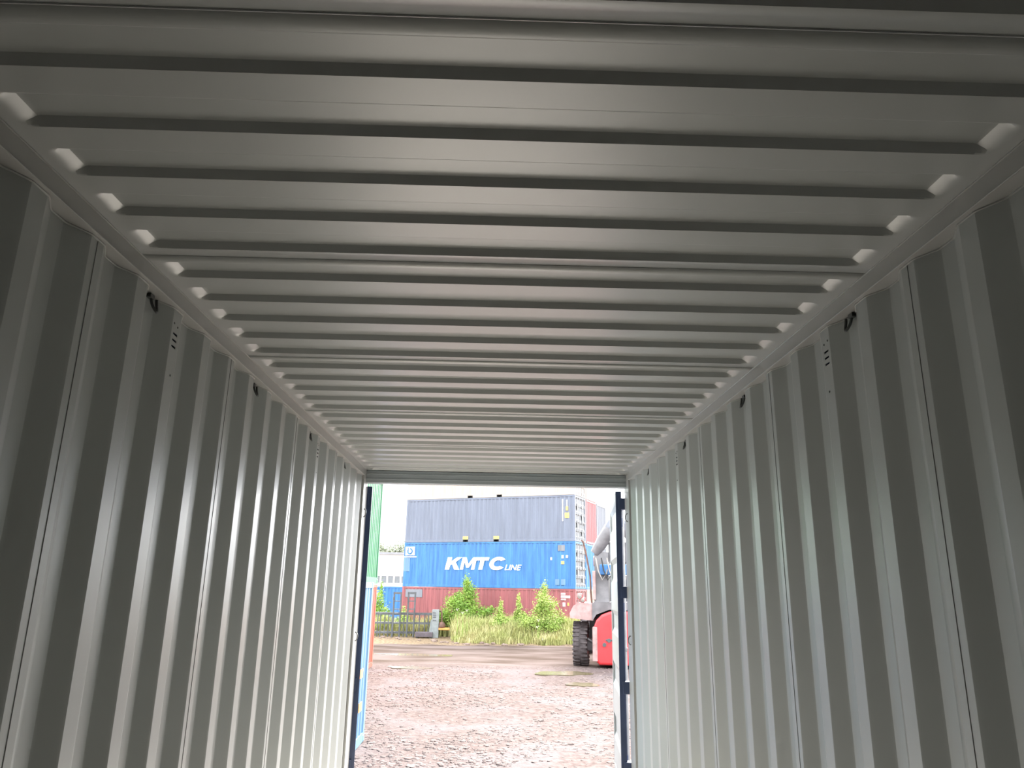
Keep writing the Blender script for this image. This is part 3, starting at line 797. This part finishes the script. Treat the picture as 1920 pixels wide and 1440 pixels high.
# white umbel flowers
for i, (px, py, y) in enumerate(((858, 1143, 42.6), (868, 1149, 42.5), (876, 1145, 42.6), (1010, 1163, 42.0), (1008, 1176, 41.6))):
    p = at_y(px, py, y); zb = gz(p[0], y)
    r = empty('wildflower', (p[0], y, zb))
    tag(r, ['white umbel wildflower standing in front of the large dark green bush', 'white umbel wildflower in the grass before the bright yellow-green bush'][i > 2], 'flower', ['wildflowers by the large bush', 'wildflowers by the yellow-green bush'][i > 2])
    h = p[2] - zb
    MB().tube([(0, 0, -0.02), (0.02, 0, h * .5), (0, 0, h)], 0.012, 5).build('stem', M['leaf'], r)
    mb = MB()
    for k in range(7):
        t = k * 0.9; q = 0.0 if k == 0 else 0.07
        mb.lathe([(0.005, -0.025), (0.024, 0.0), (0.012, 0.022)], (q * math.cos(t), q * math.sin(t), h + 0.05 * math.sin(k * 2.3)), 'z', 6)
    mb.build('flower_head', M['flower'], r)

# rubble along the verge
def rock_mesh(seed):
    rnd = random.Random(seed); bm = bmesh.new(); bmesh.ops.create_icosphere(bm, subdivisions=2, radius=1)
    for v in bm.verts:
        k = 1 + 0.28 * mnoise.noise(v.co * 1.6 + Vector((seed * 3.1, 0, 0))); v.co = Vector((v.co.x * k, v.co.y * k * .9, v.co.z * k * .6))
    me = bpy.data.meshes.new('rock'); bm.to_mesh(me); bm.free(); me.materials.append(M['rock']); return me
rms = [rock_mesh(i) for i in range(5)]
rnd = random.Random(21); placed = []
for i in range(60):
    px = rnd.uniform(705, 985); y = 0
    x = (px - 920) / 1434 * 42; y = verge(x) + rnd.uniform(-0.7, 0.25); x = (px - 920) / 1434 * y
    s = rnd.uniform(.07, .22)
    if any((x - q[0]) ** 2 + (y - q[1]) ** 2 < (1.25 * (s + q[2])) ** 2 for q in placed): continue
    placed.append((x, y, s))
    o = bpy.data.objects.new('rock', rms[i % 5]); col.objects.link(o); o.scale = (s, s, s * rnd.uniform(.7, 1)); o.rotation_euler = (0, 0, rnd.random() * 6)
    o.location = (x, y, gz(x, y) + s * 0.15)
    tag(o, 'pale lump of rubble lying along the edge of the tall grass', 'rock', 'rubble along the grass edge')
p = at_y(1021, 1193, 42.0)
o = bpy.data.objects.new('rock', rms[2].copy()); o.data.materials[0] = M['flower']; col.objects.link(o); o.scale = (.24, .2, .14); o.location = (p[0], 42.0, gz(p[0], 42.0) + .18)
tag(o, 'single whitish stone lying in the grass before the bright yellow-green bush', 'rock')

# ------------------------------------------------------------------ steel rack, tall frames, platform scale
RY = 46.6
def P(px, py, y=RY): return at_y(px, py, y)
zg = gz(-5, RY)
def thing_at(name, px, label, cat, group=None, y=RY):
    q = at_y(px, 1190, y); r = empty(name, (q[0], y, gz(q[0], y))); tag(r, label, cat, group); return r
def loc(r, px, py):
    q = at_y(px, py, r.location.y); return q[0] - r.location.x, q[2] - r.location.z
rk = thing_at('barred_rack', 755, 'low dark steel rack of upright bars standing at the grass edge', 'rack')
for (ya_, yb_, dz) in ((1149, 1152, 0), (1167, 1169, 0), (1184.5, 1187, 0)):
    a = loc(rk, 690, yb_); c_ = loc(rk, 812, ya_)
    MB().box(a[0], c_[0], -0.05, 0.05, a[1], c_[1]).build('rail', M['steel'], rk)
for px in (696, 702, 708, 713, 721, 728, 735, 749, 757, 764, 776, 786, 796, 803):
    a = loc(rk, px, 1170); c_ = loc(rk, px, 1150)
    MB().box(a[0] - 0.03, a[0] + 0.03, -0.03, 0.03, -0.05, c_[1]).build('bar', M['steel'], rk)
for (xl, xr_, top, lb) in ((739.5, 752.5, 1112, 'tall dark steel hoop frame standing over the rack, next to the orange-red container'), (766.5, 779, 1112, 'tall dark steel hoop frame standing over the rack, next to the grey column')):
    fr = thing_at('hoop_frame', (xl + xr_) / 2, lb, 'frame', 'tall hoop frames', y=RY - 0.25)
    dx = 4.2
    for (pa, pb_) in ((xl, xl - dx), (xr_, xr_ - dx)):
        a = loc(fr, pa, top); c_ = loc(fr, pb_, 1189)
        MB().tube([(a[0], 0, a[1]), (c_[0], 0, min(c_[1], 0.0))], 0.055, 6).build('upright', M['steel'], fr)
    a = loc(fr, xl, top); c_ = loc(fr, xr_, top)
    MB().box(a[0] - 0.05, c_[0] + 0.05, -0.05, 0.05, a[1] - 0.06, a[1] + 0.06).build('crossbar', M['steel'], fr)
    for py in (1127, 1142, 1150, 1168):
        sh = -dx * (py - top) / (1189 - top)
        a = loc(fr, xl + sh, py); c_ = loc(fr, xr_ + sh, py)
        MB().box(a[0], c_[0], -0.03, 0.03, a[1] - 0.03, a[1] + 0.03).build('rung', M['steel'], fr)
    a = loc(fr, xl - 2.5, 1124); c_ = loc(fr, xl + 0.5, 1119)
    MB().box(a[0], c_[0], -0.08, 0.08, a[1], c_[1], 0.01).build('lamp_box', M['steel'], fr)
sc = thing_at('platform_scale', 812, 'grey metal column with slots on a dark low platform beside the rack', 'machine', y=RY - 0.5)
a = loc(sc, 779, 1193); c_ = loc(sc, 812, 1185)
MB().box(a[0], c_[0], -0.5, 0.3, max(a[1], 0.05), c_[1], 0.01).build('platform', M['platform'], sc)
for px in (783, 808):
    q = loc(sc, px, 1192); MB().box(q[0] - 0.05, q[0] + 0.05, -0.4, -0.3, -0.03, max(a[1], 0.06)).build('foot', M['steel'], sc)
a = loc(sc, 809, 1191); c_ = loc(sc, 824, 1143)
colm = MB().box(a[0], c_[0], -0.2, 0.25, min(a[1], 0), c_[1], 0.02).build('column', M['cabinet'], sc)
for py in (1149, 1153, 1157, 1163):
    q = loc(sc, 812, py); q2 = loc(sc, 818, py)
    MB().box(q[0], q2[0], -0.215, -0.19, q[1] - 0.03, q[1] + 0.03).build('slot_shade', M['steel'], colm)  # dark strips on the face paint the shade of the column's slots
a = loc(sc, 806, 1165); c_ = loc(sc, 812, 1192)
MB().prism([(loc(sc, 808, 1162)[0], loc(sc, 808, 1162)[1]), (loc(sc, 811, 1162)[0], loc(sc, 811, 1162)[1]), (loc(sc, 811, 1188)[0], loc(sc, 811, 1188)[1]), (loc(sc, 804, 1188)[0], loc(sc, 804, 1188)[1])], -0.1, 0.1, 'y').build('brace', M['cabinet'], sc)
q0, q1, q2 = loc(sc, 823, 1146), loc(sc, 828.5, 1146), loc(sc, 828, 1169)
MB().tube([(q0[0], 0, q0[1]), (q1[0] - .05, 0, q1[1]), (q1[0], 0, q1[1] - .08), (q2[0], 0, q2[1])], 0.05, 7).build('arm', M['brown'], sc)
MB().lathe([(0.22, -0.16), (0.24, -0.12), (0.20, 0.05), (0.12, 0.14), (0.03, 0.17)], (q2[0], 0, q2[1] - 0.06), 'z', 14).build('dome', M['brown'], sc, smooth=50)
a = loc(sc, 818, 1181); c_ = loc(sc, 843, 1177)
bd = MB().box(a[0], c_[0], -0.15, 0.15, a[1], c_[1], 0.01).build('side_arm_board', M['orange'], sc)

# ------------------------------------------------------------------ red container handler seen from behind
HX, HY = 5.18, 30.6
hd = empty('container_handler', (HX, HY, 0), math.radians(-11)); tag(hd, 'red and grey container handling machine on big tyres, half hidden by the open door', 'machine')
def wheel(x, y, r=0.82, wd=0.56):
    q = [(0.30, -wd / 2 + .08), (r * .80, -wd / 2), (r * .94, -wd / 2 + 0.03), (r, -wd / 2 + .11), (r, wd / 2 - .11), (r * .94, wd / 2 - 0.03), (r * .80, wd / 2), (0.30, wd / 2 - .08)]
    t = MB().lathe(q, (x, y, r - 0.01), 'x', 36).build('tyre', M['tyre'], hd, smooth=40)
    lug = MB()
    for k in range(30):
        a_ = 2 * math.pi * k / 30
        for s_ in (-1, 1):
            a2_ = a_ + (0.1 if s_ > 0 else 0)
            cy, cz = y + math.cos(a2_) * r, r - 0.01 + math.sin(a2_) * r
            tx, tz = -math.sin(a2_), math.cos(a2_); rx_, rz_ = math.cos(a2_), math.sin(a2_)
            vs_ = []
            for dx in (0.03, wd / 2 + 0.01):
                for tt in (-0.035, 0.035):
                    for rr in (-0.04, 0.028):
                        vs_.append((x + s_ * dx, cy + tx * tt + rx_ * rr, cz + tz * tt + rz_ * rr))
            lug.add(vs_, [(0, 1, 3, 2), (4, 6, 7, 5), (0, 4, 5, 1), (2, 3, 7, 6), (0, 2, 6, 4), (1, 5, 7, 3)])
    lug.build('tread_lugs', M['tyre'], t)
    MB().lathe([(0.05, -wd / 2 + .06), (0.36, -wd / 2 + .05), (0.40, -wd / 2 + .02), (0.40, wd / 2 - .02), (0.36, wd / 2 - .05), (0.05, wd / 2 - .06)], (x, y, r - 0.01), 'x', 20).build('rim', M['mach_pale'], t, smooth=40)
for sx_ in (-1, 1):
    wheel(sx_ * 1.57, 0.1); wheel(sx_ * 1.75, 6.2)
MB().box(-1.35, 1.35, -0.10, 0.35, 0.55, 1.02, 0.04).build('axle', M['mach_grey'], hd)
MB().tube([(-1.3, -0.12, 1.0), (-0.9, -0.14, 0.78)], 0.06, 8).build('steering_cylinder', M['galv'], hd)
# counterweight: rounded red block
prof = [(-0.96, 0.28), (-0.80, 0.12), (0.80, 0.12), (0.96, 0.28), (0.98, 1.55), (0.90, 1.75), (0.70, 1.95), (0.40, 2.07), (0.0, 2.11), (-0.40, 2.07), (-0.70, 1.95), (-0.90, 1.75), (-0.98, 1.55)]
mb = MB(); mb.prism(prof, -1.1, 1.2, 'y')
cw = mb.build('counterweight', M['mach_red'], hd)
bv = cw.modifiers.new('edge', 'BEVEL'); bv.width = 0.10; bv.segments = 3; bv.limit_method = 'ANGLE'; bv.angle_limit = math.radians(50)
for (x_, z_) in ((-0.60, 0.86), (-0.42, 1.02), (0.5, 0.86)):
    MB().lathe([(0.075, -0.03), (0.075, 0.02), (0.03, 0.02)], (x_, -1.12, z_), 'y', 12).build('tow_hole_shade', M['steel'], cw)  # dark discs set proud, painted shade in place of tow-pin holes
MB().box(-0.55, -0.25, -1.13, -1.05, 1.00, 1.06, 0.01).build('step_slot_shade', M['steel'], cw)  # dark raised strip imitates the shade inside a step slot
MB().box(-1.05, -0.86, -1.12, -0.6, 0.25, 1.5, 0.03).build('pale_corner_guard', M['mach_pale'], cw)
# side rail, fender and hood
for s_ in (-1, 1):
    mb = MB()
    mb.prism([(s_ * 1.02, 1.72), (s_ * 1.30, 1.74), (s_ * 1.92, 1.80), (s_ * 1.94, 1.98), (s_ * 1.80, 2.26), (s_ * 1.55, 2.40), (s_ * 1.02, 2.36)], -0.9, 1.3, 'y')
    fd = mb.build('fender', M['mach_pale'], hd)
    for (x_, z_, r_) in ((1.55, 2.62, .12), (1.42, 2.48, .10)):
        l = MB().lathe([(r_ * .5, 0.14), (r_, 0.04), (r_, -0.04), (r_ * .8, -0.07)], (s_ * x_, -0.85, z_), 'y', 16).build('lamp', M['mach_red'], fd, smooth=40)
        MB().lathe([(r_ * .82, -0.05), (r_ * .82, -0.075), (r_ * .3, -0.09)], (s_ * x_, -0.85, z_), 'y', 16).build('lens', M['lampglass'], l, smooth=40)
    MB().tube([(s_ * 1.5, -0.85, 2.36), (s_ * 1.5, -0.85, 2.6)], 0.03, 6).build('lamp_stalk', M['mach_grey'], fd)
    MB().tube([(s_ * 1.08, -0.6, 2.3), (s_ * 1.12, -0.6, 2.75), (s_ * 1.14, -0.6, 3.4), (s_ * 1.30, -0.6, 4.3), (s_ * 1.40, -0.6, 4.72), (s_ * 1.47, -0.6, 4.80)], 0.036, 7).build('hose_pipe', M['brown'], hd, smooth=50)
mb = MB(); mb.prism([(-1.06, 1.70), (-1.06, 2.36), (-0.98, 2.42), (0.98, 2.42), (1.06, 2.36), (1.06, 1.70), (0.9, 1.95), (0.4, 2.14), (-0.4, 2.14), (-0.9, 1.95)], -0.95, 2.0, 'y')
mb.build('hood', M['mach_grey'], hd)
MB().box(-0.9, 0.9, 1.0, 6.8, 0.7, 1.9, 0.05).build('chassis', M['mach_red'], hd)
MB().box(-1.28, 1.28, 0.62, 0.80, 1.0, 2.3, 0.02).build('rear_bulkhead', M['mach_grey'], hd)
# boom tower, boom and hoses
for s_ in (-1, 1):
    mb = MB(); x0, x1 = sorted((s_ * 0.98, s_ * 0.42))
    mb.prism([(-0.7, 2.38), (1.2, 2.38), (0.9, 3.9), (0.3, 4.35), (-0.4, 4.35)], x0, x1, 'x'); tw = mb.build('boom_tower', M['mach_grey'], hd)
    MB().box(s_ * 0.98 - 0.06, s_ * 0.98 + 0.06, -0.78, -0.6, 2.5, 3.6, 0.01).build('pale_edge_strip', M['mach_pale'], tw)
    MB().lathe([(0.20, -0.04), (0.20, 0.04), (0.1, 0.06)], (s_ * 1.0, 0.1, 4.0), 'x', 16).build('pivot_pin', M['mach_pale'], tw, smooth=40)
B0, B1 = Vector((0, -0.2, 4.3)), Vector((0, 9.5, 6.2))
mb = MB()
for (c_, h_, w_) in ((B0, .45, .42), (B1, .40, .38)):
    pass
V_ = [(-.42, -.2, 3.9), (.42, -.2, 3.9), (.42, -.2, 4.75), (-.42, -.2, 4.75), (-.38, 9.5, 5.6), (.38, 9.5, 5.6), (.38, 9.5, 6.35), (-.38, 9.5, 6.35)]
mb.add(V_, [(0, 1, 2, 3), (7, 6, 5, 4), (0, 4, 5, 1), (1, 5, 6, 2), (2, 6, 7, 3), (3, 7, 4, 0)])
mb.build('boom', M['mach_grey'], hd)
for s_ in (-1, 1):
    mb = MB(); mb.tube([(s_ * .95, -0.3, 4.3), (s_ * .62, -0.4, 4.8), (s_ * .34, -0.4, 5.25)], [0.20, 0.26, 0.24], 10)
    ex = mb.build('lift_link', M['mach_grey'], hd, smooth=50)
    mb = MB(); mb.tube([(s_ * .55, -0.35, 5.0), (s_ * .22, -0.35, 5.55)], 0.22, 8); mb.build('link_head', M['mid_grey_paint'], ex)
for k in range(5):
    x_ = -0.8 + k * 0.22
    MB().tube([(x_ - 0.1, -0.72, 4.1), (x_, -0.95, 3.6), (x_ + 0.15, -0.98, 3.25), (x_ + 0.32, -0.9, 3.5), (x_ + 0.42, -0.7, 3.95)], 0.028, 6).build('hose', M['black'] if k % 2 else M['lampglass'], hd, smooth=50)
MB().box(-0.75, 0.75, -0.85, -0.6, 3.45, 3.85, 0.03).build('valve_block', M['kmtc_blue_paint'], hd)
cabp = MB().box(-0.85, 0.85, 2.6, 4.4, 1.9, 3.5, 0.06).build('cab', M['mach_grey'], hd)
MB().box(-0.7, 0.7, 2.57, 2.62, 2.4, 3.3).build('cab_window', M['glass'], cabp)
